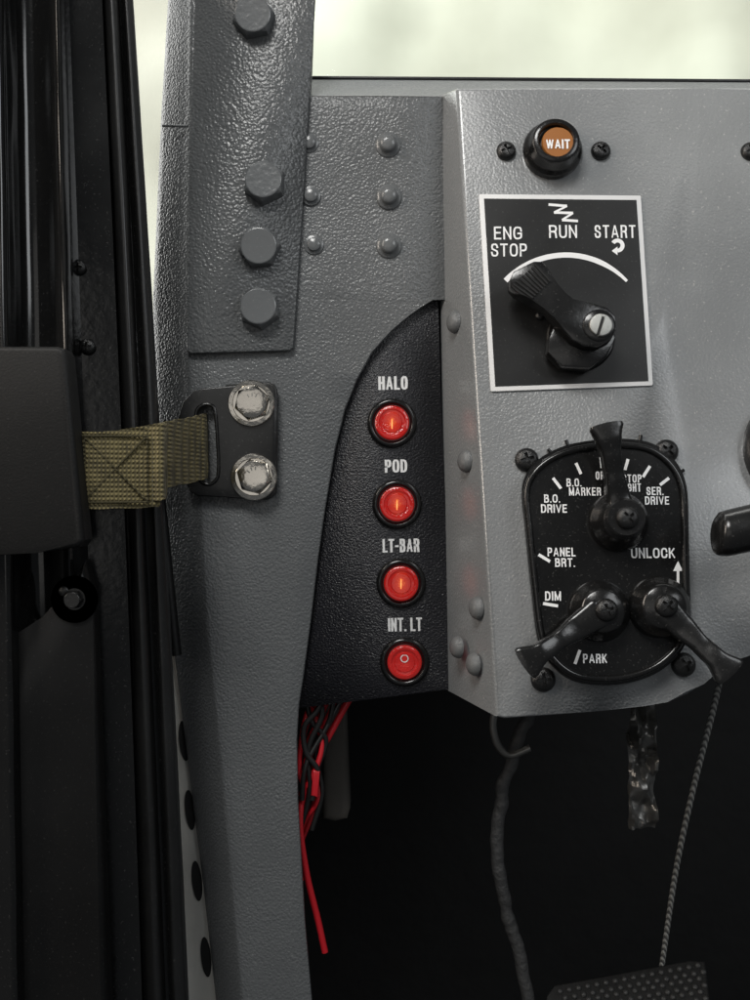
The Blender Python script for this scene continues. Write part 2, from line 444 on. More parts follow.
# ------------------------------------------------------------ PILLAR
pil = thing('door_pillar', 'grey hammered-paint metal door pillar with curved cutout', 'car body', W(230, 999, 0))
XL = [(-60, 170), (0, 168), (120, 161), (300, 153), (430, 156), (500, 160), (620, 170), (760, 188), (900, 205), (1000, 216), (1100, 227)]
XF = [(-60, 193), (0, 192), (350, 188), (430, 192), (500, 200), (620, 207), (760, 221), (900, 233), (1000, 242), (1100, 252)]
XR = [(-60, 311), (0, 309), (96.5, 304), (97, 443), (299.5, 446), (300, 434), (306, 424), (315, 411), (330, 393), (352, 373), (380, 357), (410, 345), (450, 335), (510, 325), (560, 318), (620, 311), (680, 303), (705, 299), (740, 297), (800, 298), (850, 301), (920, 305), (1000, 312), (1100, 324)]
rows = sorted(set([i * 12 - 60 for i in range(97)] + [y for y, _ in XR] + [303, 310, 322, 340, 365]))
vs = []; nc = 0
for y in rows:
    l, f, r = interp(XL, y), interp(XF, y), interp(XR, y)
    c = []
    c.append(W(l + 6, y, -.045)); c.append(W(l + 1, y, -.03))
    for t in [0, .15, .4, .7, .9]:
        c.append(W(l + (f - l) * t, y, -.016 * (1 - t) ** 1.3 - .0015))
    c.append(W(f - 1, y, -.0006)); c.append(W(f + 2, y, 0))
    for t in [.2, .4, .6, .8]: c.append(W(f + (r - f) * t, y, .0006 * noise.noise(Vector((t * 3, y * .012, 1)))))
    c.append(W(r - 1.6, y, 0)); c.append(W(r - .5, y, -.0004)); c.append(W(r, y, -.0012)); c.append(W(r + .2, y, -.0035))
    c.append(W(r - 1, y, -.03 if y > 720 else -.0038))
    nc = len(c); vs += c
fs = []
for i in range(len(rows) - 1):
    for j in range(nc - 1):
        a = i * nc + j; fs.append((a, a + 1, a + 1 + nc, a + nc))
o = W(230, 999, 0)
raw('pillar_sheet', [v - o for v in vs], fs, m_pillar, Matrix.Translation(o), pil, ang=40)
for (x, y) in [(388, 145), (389, 197), (389, 246)]:
    rev('rivet', [(13 * S, 0), (12.6 * S, .0006), (11.5 * S, .0010), (9 * S, .0013), (8.5 * S, .0018), (8.2 * S, .0032), (6.5 * S, .0040), (3 * S, .0044), (.01 * S, .0044)], F0, x, y, m_bolt, pil, ang=60)
for (x, y) in [(309, 143), (311, 196), (314, 245)]:
    rev('rivet', [(10 * S, 0), (9.6 * S, .0006), (7 * S, .001), (6.5 * S, .0022), (5 * S, .0027), (.01 * S, .0028)], F0, x, y, m_bolt, pil)
tube('weld_seam', [(163, 126, -.006), (176, 126, -.001), (188, 126, .0006)], .0007, m_bolt, pil)
vs = []; fs = []
for i in range(12):
    y = 630 + i * 42; t = (y - 630) / 470
    for x, d in [(160 + 30 * t, -.021), (170 + 50 * t, -.020), (184 + 52 * t, -.0195)]: vs.append(W(x, y, d))
for i in range(11):
    for j in range(2):
        a = i * 3 + j; fs.append((a, a + 1, a + 4, a + 3))
raw('rear_flange', [v - o for v in vs], fs, m_flange, Matrix.Translation(o), pil)
for (x, y) in [(184, 741), (190, 810), (197, 881), (206, 957)]:
    inst('hole_shade_oval', RV, FD(-.0195), x, y, 21 * S, m_shade, pil, sz=.03, sx=.25, rot=.10)  # flat black ovals on the flange stand in for shade inside holes

# ------------------------------------------------------------ REINFORCING PLATE
rp = plate('reinforcing_plate', [(197, -60), (318, -60), (315, 0), (304, 180), (293.5, 347), (290, 350.5), (190, 353.5), (186.5, 350), (190, 180), (195, 0)], F0, .0003, .0036, m_rein, None, .0007)
tag(rp, 'grey painted steel plate with hex bolts on door pillar', 'metal plate')
for k, (x, y, rr) in enumerate([(254, 19, 20.5), (265, 184, 21), (260, 248, 20.5), (260, 309, 20.5)]):
    me = hexbolt_mesh('hex_bolt', rr * S * .98, .0066)
    obj('hex_bolt', me, m_bolt, F0.off(.0036).M(x, y) @ Matrix.Rotation([.2, .45, .1, .62][k], 4, 'Z') @ Matrix.Rotation([.05, -.06, .07, -.04][k], 4, 'X'), rp)

# ------------------------------------------------------------ WINDSHIELD FRAME
wf = thing('windshield_frame', 'grey windshield frame base with black gasket above dash', 'windshield', W(600, 90, -.02))
vs = []; fs = []
xs = [308, 360, 420, 500, 600, 700, 800, 900, 1000]
prof = [(77, -.05), (79, -.035), (80.5, -.028), (82, -.0262), (90, -.014), (93.5, -.0075), (95.5, -.0035), (98, -.0022), (101, -.0022)]
for x in xs:
    for y, d in prof: vs.append(W(x, y + (x - 308) * .007, d))
n = len(prof)
for i in range(len(xs) - 1):
    for j in range(n - 1):
        a = i * n + j; fs.append((a, a + 1, a + 1 + n, a + n))
o = W(600, 90, -.02)
raw('frame_base', [v - o for v in vs], fs, m_frame, Matrix.Translation(o), wf, 50)
tube('gasket', [(300, 78, -.034), (450, 79, -.034), (700, 81, -.034), (1000, 83, -.034)], .0011, m_rubber, wf)
tube('sheet_seam', [(312, 97, -.0018), (380, 97, -.0018), (440, 97.5, -.0018)], .0006, m_rubber, wf)
tube('frame_post', [(312.5, -60, -.008), (310.5, 0, -.008), (309, 50, -.008), (307, 97, -.006)], .0022, m_pillar, wf)
mg, nt, b = mk('glass'); b.inputs['Base Color'].default_value = (.93, 1, .95, 1); b.inputs['Roughness'].default_value = .02
b.inputs['Transmission Weight'].default_value = 1; b.inputs['IOR'].default_value = 1.02
gp = [W(300, -80, -.05), W(1000, -80, -.05), W(1000, 90, -.036), W(300, 84, -.036)]
raw('glass_pane', [v - o for v in gp], [(0, 1, 2, 3)], mg, Matrix.Translation(o), wf)

# ------------------------------------------------------------ BLACK SWITCH PANEL
bp_ = plate('switch_panel', [(438, 288), (441, 400), (446, 520), (451, 684), (449.5, 689.5), (301, 708), (280, 711), (290, 620), (315, 400), (380, 290)], FB.off(-.002), 0, .002, m_blackpan, None, .0004)
tag(bp_, 'black textured plastic panel with lettering and red switches', 'switch panel')
for s, x, y, w, h, wt_ in [('HALO', 393, 383, 29.5, 13.5, .2), ('POD', 396, 466, 22.5, 13, .2), ('LT-BAR', 401, 545.5, 37, 13.5, .175), ('INT. LT', 405, 624.5, 34, 13.5, .165)]:
    text(s, FB, x, y, w, h, m_print, bp_, rot=1, wt=wt_, gap=.35, wy=.14)
R = S
for k, (x, y) in enumerate([(392, 423), (397, 504), (401, 583), (404.5, 661.5)]):
    on = k < 3
    t = thing('rocker_switch', ('round red illuminated rocker switch, lit, in black panel' if on else 'round red rocker switch, off but with added faint glow, in black panel'), 'switch', FB.hit(x, y), 'round red rocker switches on black panel')
    rev('bezel', [(25 * R, 0), (25 * R, .0008), (24 * R, .0019), (22.3 * R, .0026), (20.5 * R, .0026), (19 * R, .0018), (18.4 * R, .0004), (.1 * R, .0003)], FB, x, y, m_gloss, t, ang=70)
    me = bpy.data.meshes.new('rocker'); vs = []; fs = []
    rr = 17.4 * R; NR = 40
    rings = [(1, .0006), (1, .0022), (.96, .0029), (.9, .0032), (.78, .0033), (.74, .0026), (.6, .0025), (.55, .0031), (.3, .0032), (.02, .0032)]
    for (s, h) in rings:
        for i in range(NR):
            a = 2 * math.pi * i / NR; yy = math.sin(a) * s
            tilt = (-.0009 * yy if on else .0009 * yy) + .0008 * abs(yy)
            vs.append((rr * s * math.cos(a), rr * yy, h + (tilt if h > .001 else 0)))
    for q in range(len(rings) - 1):
        for i in range(NR):
            a = q * NR + i; b2 = q * NR + (i + 1) % NR; fs.append((a, b2, b2 + NR, a + NR))
    fs.append(tuple((len(rings) - 1) * NR + i for i in range(NR)))
    me.from_pydata(vs, [], fs); finish(me, 25)
    obj('rocker_button', me, m_redlit if on else m_redoff, FB.M(x, y), t)
    if on:
        obj('pilot_mark', plate_mesh('pm', [(-.6 * R, -5 * R), (.6 * R, -5 * R), (.6 * R, 5 * R), (-.6 * R, 5 * R)], -.0008, 0, 0), m_glow, FB.off(.0038).M(x, y + 1), t)
    else:
        f = FB.off(.0036)
        pts = [(x + 3.6 * math.cos(a * math.pi / 10), y - 3 + 3.6 * math.sin(a * math.pi / 10)) for a in range(21)]
        stroke(pts, f, 1.1, m_print, t, .0003)

# ------------------------------------------------------------ DASH PANEL
dash = thing('instrument_panel', 'grey painted metal instrument panel housing', 'dashboard', FP.hit(600, 400))
front = [(457, 90), (459, 88), (700, 88.5), (1000, 90), (1000, 640), (800, 645), (765, 648), (746, 653), (732, 661), (719, 671), (704, 684), (688, 695), (668, 702), (645, 706), (600, 711), (505, 719), (497, 717)]
fv = [FP.hit(x, y) for x, y in front]
bk = []
for i, (x, y) in enumerate(front):
    if i <= 1: bk.append(W(437 + i, 97, -.006))
    elif i >= len(front) - 2: bk.append(W(447 + (1.5 if i == len(front) - 2 else 0), 690, -.006))
    elif y < 200:
        p = fv[i].copy(); p.y = .006; p.z = W(600, 98, -.006).z; bk.append(p)
    else:
        p = fv[i].copy(); p.y = .006; p.z += .006; bk.append(p)
o = WM[dash.name].translation
bm = bmesh.new()
A = [bm.verts.new(v - o) for v in fv]; B = [bm.verts.new(v - o) for v in bk]
f = bm.faces.new(A)
n = len(A)
for i in range(n): bm.faces.new((A[i], B[i], B[(i + 1) % n], A[(i + 1) % n]))
bmesh.ops.bevel(bm, geom=list(f.edges), offset=.0022, segments=4, profile=.5, affect='EDGES', clamp_overlap=True)
me = bpy.data.meshes.new('housing'); bm.to_mesh(me); bm.free(); finish(me, 30)
obj('housing', me, m_dash, Matrix.Translation(o), dash)
for x, y, r in [(438, 126, 11), (455, 322, 12), (466, 461, 12), (477.5, 608, 12), (458, 647, 12), (474.5, 664, 12)]:
    inst('rivet', RV, FS, x, y, r * U, m_bolt, dash)
inst('panel_screw', PH, FP, 750, 152, 10 * U, m_knob, dash, rot=.4)

# ------------------------------------------------------------ WAIT LAMP
wl = thing('indicator_lamp', 'black knurled indicator lamp with amber lens reading WAIT', 'indicator lamp', FP.hit(554, 152))
rev('bezel', [(31 * U, 0), (31 * U, .0022), (29.5 * U, .0036), (27.5 * U, .0046), (26.5 * U, .0060), (25.5 * U, .0095), (24 * U, .0112), (21.5 * U, .0120), (18.4 * U, .0120), (17.4 * U, .0112), (17 * U, .0090), (.1 * U, .0088)], FP, 552, 151.5, m_knob, wl, n=96, knurl=((4, 5), .035))
rev('lens', [(16.8 * U, 0), (16.8 * U, .0012), (15.8 * U, .0019), (.1 * U, .0020)], FP, 557.5, 144, m_amber, wl, h=.0092, ang=30)
text('WAIT', FP.off(.0113), 558, 144, 24, 10, m_white, wl, wt=.19, gap=.5)
for x, r in [(506, .35), (600.5, .9)]:
    inst('screw', PH, FP, x, 151.5, 10.3 * U, m_knob, wl, rot=r)

# ------------------------------------------------------------ ENGINE SWITCH
es = thing('engine_start_switch', 'square black engine switch plate with white border and lever', 'switch', FP.hit(566, 292))
plate('border_plate', [(479, 195), (480, 194), (640, 195.5), (641, 196.5), (653, 384), (652, 385.5), (492, 391.5), (490.7, 390.5)], FP, 0, .0010, m_border, es, .0002)
plate('legend_plate', [(484, 198.5), (636.5, 200), (648.5, 381), (495.3, 386.5)], FP, .0009, .0012, m_label, es, 0)
FE = FP.off(.0012)
EK = dict(wt=.13, gap=1.1)
text('ENG', FE, 508, 233, 28, 13.5, m_white, es, **EK)
text('STOP', FE, 509, 250, 36, 13.5, m_white, es, **EK)
text('RUN', FE, 563, 231.5, 28, 13.5, m_white, es, **EK)
text('START', FE, 615, 231.5, 41, 13.5, m_white, es, **EK)
arc = []; wd = []
for i in range(49):
    a = math.radians(136 - i * (136 - 43.5) / 48)
    arc.append((566 + 84 * math.cos(a), 339 - 84 * math.sin(a))); wd.append(5.6 if i < 36 else 5.6 - (i - 36) * .22)
stroke(arc, FE, 4, m_white, es, .0002, 'arc_marking', wd)
zz = [(548.5, 204.5), (567, 206), (554, 212.5), (573, 213), (562, 220), (578, 221)]
for i in range(5):
    stroke(zz[i:i + 2], FE, 2.8 if i % 2 == 0 else 2.2, m_white, es, .0002 + i * .00002, 'heater_symbol')
cc = [(617.5 + 5.0 * math.cos(math.radians(a)), 245.5 - 5.0 * math.sin(math.radians(a))) for a in range(150, -100, -10)]
stroke(cc, FE, 4.2, m_white, es, .0002, 'turn_arrow')
fa = FE.off(.00024); c0 = fa.hit(614, 250)
raw('turn_arrow', [(*fa.uv(x, y, c0), 0) for x, y in [(617.5, 246.6), (617.5, 255.2), (611.8, 250.8)]], [(0, 1, 2)], m_white, fa.mat(c0), es)
rev('hub', [(35 * U, 0), (35 * U, .0015), (33 * U, .0028), (29 * U, .0032), (28 * U, .007), (25 * U, .009), (.1 * U, .0092)], FE, 580, 338, m_knob, es)
plate('hub_step', [(549, 338), (556, 322), (575, 312), (608, 318), (616, 338), (607, 356), (590, 368), (562, 366), (548, 352)], FE, .003, .0105, m_knob, es, .0010, 2)
lever = plate('lever', [(510, 279), (514, 271), (534, 261), (542, 261), (548, 267), (557, 283), (564, 294), (573, 301), (594, 303), (608, 307.5), (616, 316), (617, 329), (611, 340), (599, 346), (585, 345.5), (573, 340), (564, 331), (555, 318), (545, 306.5), (531, 299), (516, 291.5), (511, 286)], FE, .0088, .0185, m_knob, es, .0009, 2)
for i in range(8):
    q = i / 7
    fr = FE.off(.0187)
    p0 = fr.hit(513 + q * 22, 284 - q * 19); p1 = fr.hit(533 + q * 17, 298 - q * 16.5)
    obj('grip_rib', tube_mesh([p0 - p0, (p1 - p0) * .5, p1 - p0], .00055, 6), m_rib, Matrix.Translation(p0), lever)
rev('boss', [(16 * U, 0), (16 * U, .0006), (14 * U, .0012), (.1 * U, .0012)], FE, 599, 325.5, m_knob, es, h=.0183)
inst('screw', SL, FE, 600.5, 325.5, 11.5 * U, m_steel2, es, rot=math.radians(72), h=.0193, sz=.6)
fsl = FE.off(.0193 + .6 * .45 * 11.5 * U + .00004)
obj('slot_shade_bar', plate_mesh('s', [(-9.6 * U, -1.3 * U), (9.6 * U, -1.3 * U), (9.6 * U, 1.3 * U), (-9.6 * U, 1.3 * U)], -.0006, 0, 0), m_slot_shade, fsl.M(600.5, 325.5) @ Matrix.Rotation(math.radians(72), 4, 'Z'), es)  # thin dark bar on the screw head stands in for the slot's shade
inst('pin', RV, FE, 540, 316, 5 * U, m_knob, es)

# ------------------------------------------------------------ LIGHT SWITCH
ls = thing('light_switch', 'black vehicle light switch with three levers and white legends', 'switch', FP.hit(606, 565))
outl = smooth_closed([(524, 488), (536, 465), (560, 450), (590, 443), (622, 441), (652, 446), (674, 463), (685, 488), (687, 530), (688, 580), (689, 620), (682, 646), (662, 667), (635, 679), (603, 683), (572, 678), (550, 660), (539, 636), (533, 590), (527, 530)], 5)
def grow(pts, k, c=(606, 563)): return [(c[0] + (x - c[0]) * k, c[1] + (y - c[1]) * k) for x, y in pts]
plate('mounting_flange', grow(outl, 1.02), FP, 0, .003, m_gloss, ls, .0008)
body = plate('housing', grow(outl, .985), FP, .002, .0085, m_gloss, ls, .0014, 4)
FL = FP.off(.0085)
rim = grow(outl, .965)
f = FL.off(.0); c = f.hit(606, 563)
pts = [Vector((*f.uv(x, y, c), 0)) for x, y in rim + rim[:1]]
vs = []; fs = []; ns = len(pts) - 1; sd = 10
for i in range(ns):
    t = (pts[(i + 1) % ns] - pts[(i - 1) % ns]).normalized(); nn = Vector((-t.y, t.x, 0))
    for k in range(sd):
        a = 2 * math.pi * k / sd
        vs.append(pts[i] + nn * math.cos(a) * .0016 + Vector((0, 0, 1)) * math.sin(a) * .0018)
for i in range(ns):
    for k in range(sd):
        a = i * sd + k; b2 = i * sd + (k + 1) % sd; a2 = ((i + 1) % ns) * sd + k; b3 = ((i + 1) % ns) * sd + (k + 1) % sd
        fs.append((a, b2, b3, a2))
raw('rim', vs, fs, m_gloss, f.mat(c), ls, 60)
T = lambda s, x, y, w, h, r=0: text(s, FL, x, y, w, h, m_white, ls, rot=r, hh=.0003, wt=.16, gap=.8)
T('B.O.', 552, 498.5, 16, 8.3); T('DRIVE', 554, 508.5, 26, 8.6)
T('B.O.', 574, 482.5, 15, 8.3); T('MARKER', 585, 491.5, 32, 8.3)
T('OFF', 602, 475.5, 13, 8.3)
T('STOP', 632, 478.5, 19, 8.3); T('LIGHT', 631, 487.5, 20, 8.3)
T('SER.', 655, 491, 17, 8.3); T('DRIVE', 657, 500.5, 24, 8.3)
T('PANEL', 561.5, 552, 28, 8.8); T('BRT.', 565, 562.5, 20, 8.8)
T('DIM', 553, 596, 16, 9.3); T('PARK', 595, 658.5, 24, 9.3); T('UNLOCK', 653, 553, 44, 10.3)
K = lambda p, w=3: stroke(p, FL, w, m_white, ls, .0003, 'tick_marking')
K([(553, 478), (561, 488.5)]); K([(576, 463), (581, 474)]); K([(601, 457), (602, 468)]); K([(628, 459), (625, 470)]); K([(650, 466), (643, 477)]); K([(669, 478), (660, 485)])
K([(538.5, 554.5), (550, 561.5)]); K([(543, 603.5), (558, 606)]); K([(580, 650), (575, 664)])
K([(678, 588), (678, 569)], 2.6)
fa = FL.off(.0003); c0 = fa.hit(678, 565)
raw('arrow_marking', [(*fa.uv(x, y, c0), 0) for x, y in [(673, 571), (683, 571), (678, 561)]], [(0, 1, 2)], m_white, fa.mat(c0), ls)

def arm(name, fr, c, tip, hb, ht, st, mat, parent, n=36, start=-0.0):
    p0 = Vector(fr.off(hb).uv(*c, fr.o)); p1 = Vector(fr.off(ht).uv(*tip, fr.o))
    ax = (p1 - p0); Ln = ax.length; ax.normalize(); nn = Vector((-ax.y, ax.x))
    vs = []; sd = 20
    for i in range(n + 1):
        t = start + (1 - start) * i / n
        for (a, b2) in zip(st, st[1:]):
            if a[0] <= t <= b2[0] + 1e-9:
                q = (t - a[0]) / (b2[0] - a[0]); q = q * q * (3 - 2 * q) * .6 + q * .4
                hw, lo, hi = [a[k] + (b2[k] - a[k]) * q for k in (1, 2, 3)]
                break
        e = 1.0
        if i == 0 or i == n: e = .93
        mid = (lo + hi) / 2; hh = (hi - lo) / 2
        p = p0 + ax * (t * Ln)
        for k in range(sd):
            a = 2 * math.pi * k / sd; ca, sa = math.cos(a), math.sin(a)
            sx = math.copysign(abs(ca) ** .42, ca); sy = math.copysign(abs(sa) ** .5, sa)
            q2 = p + nn * sx * hw * U * e
            q2 += ax * (1 - sx * sx) * hw * U * .10 * max(0, (t - .8) / .2)
            vs.append((q2.x - p0.x, q2.y - p0.y, mid + sy * hh * e))
    fs = []
    for i in range(n):
        for k in range(sd):
            a = i * sd + k; b2 = i * sd + (k + 1) % sd; fs.append((a, b2, b2 + sd, a + sd))
    fs.append(tuple(range(sd))); fs.append(tuple(n * sd + k for k in range(sd)))
    org = fr.o + fr.x * p0.x + fr.y * p0.y
    return raw(name, vs, fs, mat, fr.mat(org), parent, 32)

def hub(c, r, h, parent):
    return rev('hub', [(r * U, 0), (r * U, h * .25), (r * .93 * U, h * .45), (r * .8 * U, h * .62), (r * .72 * U, h * .9), (r * .62 * U, h), (.1 * U, h * 1.02)], FL, c[0], c[1], m_knob, parent)
lv = arm('lever', FL, (624, 521), (606, 425), .010, .018, [(0, 18, .002, .0135), (.25, 11.5, .004, .0135), (.48, 9.3, .006, .0155), (.7, 9.3, .009, .0185), (.86, 12.5, .012, .0205), (1, 17, .0150, .0205)], m_knob, ls)
hub((617, 522), 29.5, .0125, lv)
rev('collar', [(19 * U, 0), (19 * U, .001), (17 * U, .002), (.1 * U, .0021)], FL, 625, 518, m_knob, lv, h=.0128)
inst('screw', PH, FL, 627, 518, 11 * U, m_knob, lv, rot=.6, h=.0148)
ST = [(0, 16, .002, .012), (.3, 12.5, .004, .012), (.55, 9, .007, .014), (.78, 10, .010, .0165), (1, 17, .0125, .0170)]
lv2 = arm('lever', FL, (600, 611), (524, 664), .006, .014, ST, m_knob, ls)
hub((598, 611), 30, .011, lv2)
inst('screw', PH, FL, 606, 610, 11 * U, m_knob, lv2, rot=.3, h=.0112)
lv3 = arm('lever', FL, (660, 606), (730, 673), .006, .014, ST, m_knob, ls)
hub((658, 607), 30, .011, lv3)
inst('screw', PH, FL, 666, 606, 11 * U, m_knob, lv3, rot=.8, h=.0112)
for (x, y, r) in [(526.5, 460, .3), (666, 451.5, .8), (543, 679.5, .1), (683, 664.5, .5)]:
    inst('mounting_screw', PH, FP, x, y, 12.2 * U, m_knob, ls, rot=r)
for (x, y, a) in [(548, 449, 50), (566, 440, 70), (641, 435, 100), (684, 470, 150), (531, 650, -40)]:
    dx, dy = math.cos(math.radians(a)) * 6, math.sin(math.radians(a)) * 6
    p0 = FP.off(.001).hit(x, y); p1 = FP.off(.001).hit(x + dx, y + dy)
    obj('retaining_tab', tube_mesh([p0 - p0, p1 - p0], .0008, 8), m_gloss, Matrix.Translation(p0), ls)

# ------------------------------------------------------------ column lever + gauge
ll = thing('column_lever', 'black rounded control lever beside instrument panel', 'lever', W(760, 532, .09))
lp = [W(714, 534, .09), W(724, 534, .09), W(742, 530, .09), W(790, 520, .09), W(900, 500, .09)]
pp = smooth_open(lp, 6); o = pp[0].copy()
rad = [.0035, .0066, .0080, .0086, .0089, .0091] + [.0093 + .00003 * i for i in range(len(pp) - 6)]
obj('lever_arm', tube_mesh([p - o for p in pp], rad, 20), m_knob, Matrix.Translation(o), ll)
ga = thing('round_gauge', 'black bezel edge of round dashboard gauge', 'gauge', FP.hit(800, 450))
rev('bezel', [(60 * U, 0), (60 * U, .005), (58 * U, .0070), (54 * U, .0075), (52 * U, .005), (.1 * U, .0045)], FP, 802, 450, m_knob, ga, n=64)
rev('dial_face', [(51 * U, 0), (.1 * U, .0001)], FP.off(.0052), 802, 450, m_label, ga)

# ------------------------------------------------------------ BRACKET + BOLTS
br = thing('strap_bracket', 'black steel strap bracket bolted to grey pillar', 'bracket', F0.hit(230, 440))
pxs = [(178, 418), (183, 402), (193, 391), (204, 388), (268, 382.5), (274, 384), (277, 389), (277.5, 440), (276.5, 492), (272, 498), (262, 499), (198, 496), (190, 492), (186, 484)]
HB = .0062
ft = F0.off(HB); ct = ft.hit(230, 440)
pm = plate_mesh('bracket_plate', [ft.uv(x, y, ct) for x, y in pxs], .0032, HB, .0007, 4)
sp = smooth_closed([(196, 414), (201, 406), (209, 404.5), (215, 411), (217.5, 440), (218.5, 472), (214, 482), (206, 484), (199, 477), (197, 445)], 4)
sl = plate_mesh('c', [ft.uv(x, y, ct) for x, y in sp], -.01, .02, 0)
pm = boolean(pm, sl)
obj('bracket_plate', pm, m_satin, F0.mat(ct - F0.n * HB), br)
lp_ = [ft.hit(x, y) for x, y in sp]; cl = ft.hit(207, 444)
obj('slot_lip', tube_mesh([p - cl for p in lp_ + lp_[:2]], .0009, 8), m_gloss, Matrix.Translation(cl), br)
plate('base_pad', [(226, 384.5), (270, 382), (276, 388), (276, 494), (268, 499.5), (230, 498)], F0, .0002, .0033, m_satin, br, .0004)
for k, (x, y) in enumerate([(251.5, 403.5), (254, 477)]):
    w = rev('washer', [(23 * S, 0), (23 * S, .0011), (22.2 * S, .0017), (18.5 * S, .0020), (18 * S, .0014), (.1 * S, .0014)], F0, x, y, m_steel, br, h=HB, ang=25)
    hx = obj('hex_bolt', hexbolt_mesh('hex_bolt', 16.8 * S, .0042, dm=.05), m_steel, F0.off(HB + .0015).M(x + .6, y - .5) @ Matrix.Rotation(.3 + k * .5, 4, 'Z') @ Matrix.Rotation(.05 - k * .09, 4, 'X'), br)
    for i in range(3):
        a = i * .5 + 1.1 + k * .4
        fq = F0.off(HB + .0059)
        p0 = fq.hit(x + .8 + 6.5 * math.cos(a), y - .5 - 6.5 * math.sin(a)); p1 = fq.hit(x + .8 + 10 * math.cos(a), y - .5 - 10 * math.sin(a))
        obj('grade_mark', tube_mesh([p0 - p0, p1 - p0], .0003, 6), m_steel2, Matrix.Translation(p0), hx)

# ------------------------------------------------------------ STRAP
st = thing('door_strap', 'olive green webbing door check strap with cross stitching', 'strap', W(120, 470, .07))
o = WM[st.name].translation
def ribbon(name, path, thick, parent):
    tops = smooth_open([W(x, yt, d) for x, yt, yb, d in path], 6); bots = smooth_open([W(x + 1.5, yb, d) for x, yt, yb, d in path], 6)
    vs = []; nr = 7
    for i, (a, b2) in enumerate(zip(tops, bots)):
        j = (tops[min(i + 1, len(tops) - 1)] - tops[max(i - 1, 0)]).normalized()
        nn = j.cross((b2 - a).normalized()); nn.normalize()
        if nn.y > 0: nn = -nn
        wv = .0005 * noise.noise(Vector((i * .35, 3, thick * 1000))); dz = (b2 - a).normalized()
        ring = []
        for k in range(nr):
            q = k / (nr - 1); e = .55 if k in (0, nr - 1) else 1
            ring.append(a.lerp(b2, q) + dz * wv + nn * (thick / 2 * e + .0005 * noise.noise(Vector((i * .3, k * .5, 1)))))
        for k in range(nr - 1, -1, -1):
            q = k / (nr - 1); e = .55 if k in (0, nr - 1) else 1
            ring.append(a.lerp(b2, q) + dz * wv - nn * thick / 2 * e)
        vs += ring
    m = 2 * nr; fs = []
    for i in range(len(tops) - 1):
        for k in range(m):
            a = i * m + k; b2 = i * m + (k + 1) % m; fs.append((a, b2, b2 + m, a + m))
    fs.append(tuple(range(m))); fs.append(tuple((len(tops) - 1) * m + k for k in range(m)))
    return raw(name, [v - o for v in vs], fs, m_web, Matrix.Translation(o), parent, 60)
ribbon('webbing_tail', [(40, 434, 512, .083), (75, 432, 509, .087), (110, 431, 508.5, .085), (150, 429.5, 507.5, .081), (158, 430, 506, .079)], .0022, st)
ribbon('webbing_fold', [(140, 432, 500, .0765), (152, 427, 501, .0812), (160, 424, 500, .0815), (164, 423, 498, .076), (163, 423, 496, .069), (158, 425, 492, .062)], .0018, st)
ribbon('webbing', [(120, 430, 497, .067), (160, 423, 489, .055), (175, 420, 485.5, .040), (188, 417.5, 483, .024), (197, 415.5, 480.5, .014), (203, 414, 479, .0075), (205.5, 413.5, 478, .0025), (205, 413, 477, -.0005)], .0017, st)
for seg in [[(84, 437), (146, 500)], [(84, 501), (146, 437)], [(82, 436), (148, 436)], [(82, 502.5), (148, 502)], [(147, 436), (147.5, 502)], [(84, 440), (84, 500)]]:
    (x0, y0), (x1, y1) = seg
    pts = []
    for i in range(29):
        t = i / 28; x = x0 + (x1 - x0) * t
        pts.append(W(x, y0 + (y1 - y0) * t, .0880 + (x - 84) * -.00007 + (.0004 if i % 2 else -.0003)) - o)
    obj('stitching', tube_mesh(pts, .00045, 6), m_stitch, Matrix.Translation(o), st)

# ------------------------------------------------------------ DOOR
dr = thing('vehicle_door', 'open glossy black vehicle door edge with rubber seals', 'car door', W(60, 999, .05))
o = WM[dr.name].translation
def prof_strip(name, cols, mat, parent, bend=0, ang=40, y0=-80, y1=1100, nrow=60, wob=0):
    vs = []
    C = smooth_open([Vector((a, b2, d)) for a, b2, d in cols], 4) if ang > 45 else [Vector(c) for c in cols]
    for i in range(nrow + 1):
        y = y0 + (y1 - y0) * i / nrow; t = y / 1000
        for j, c in enumerate(C):
            x = c.x + (c.y - c.x) * t + bend * math.sin(math.pi * min(max(t, 0), 1))
            vs.append(W(x + wob * noise.noise(Vector((j * .3, y * .012, 3))), y, c.z) - o)
    n = len(C); fs = []
    for i in range(nrow):
        for j in range(n - 1):
            a = i * n + j; fs.append((a, a + 1, a + 1 + n, a + n))
    return raw(name, vs, fs, mat, Matrix.Translation(o), parent, ang)
prof_strip('door_skin', [(-220, -220, .07), (-30, -16, .084), (-2, 14, .086), (6, 22, .080), (18, 36, .070), (34, 54, .067), (48, 70, .072), (56, 80, .077), (63, 89, .070), (66, 93, .062)], m_door, dr, ang=60, wob=.8)
prof_strip('door_flange', [(62, 90, .064), (66, 96, .059), (69, 100, .054), (102, 142, .050), (104, 144, .044), (128, 180, .038), (131, 186, .034), (131, 188, .01), (120, 182, -.015)], m_gloss, dr, bend=2)
prof_strip('rubber_seal', [(104, 145, .042), (106, 148, .051), (112, 157, .0535), (117, 163, .050), (119, 166, .040)], m_rubber, dr, bend=2, ang=60, wob=.5)
prof_strip('rubber_seal', [(122, 170, .034), (124, 173, .045), (129, 181, .045), (133, 188, .040), (133, 189, .02)], m_rubber, dr, bend=3, ang=60, wob=.5)
for (x, y) in [(79, 268), (88, 347)]:
    inst('screw', PH, FD(.0535), x, y, 8.5 * S * .88, m_knob, dr, sz=1.2)
trim = plate('door_trim', [(-220, 345), (56, 346), (63, 348), (66, 354), (84, 540), (79, 547), (36, 553), (-220, 570)], FD(.087), 0, .012, m_trim, dr, .0022, 5)
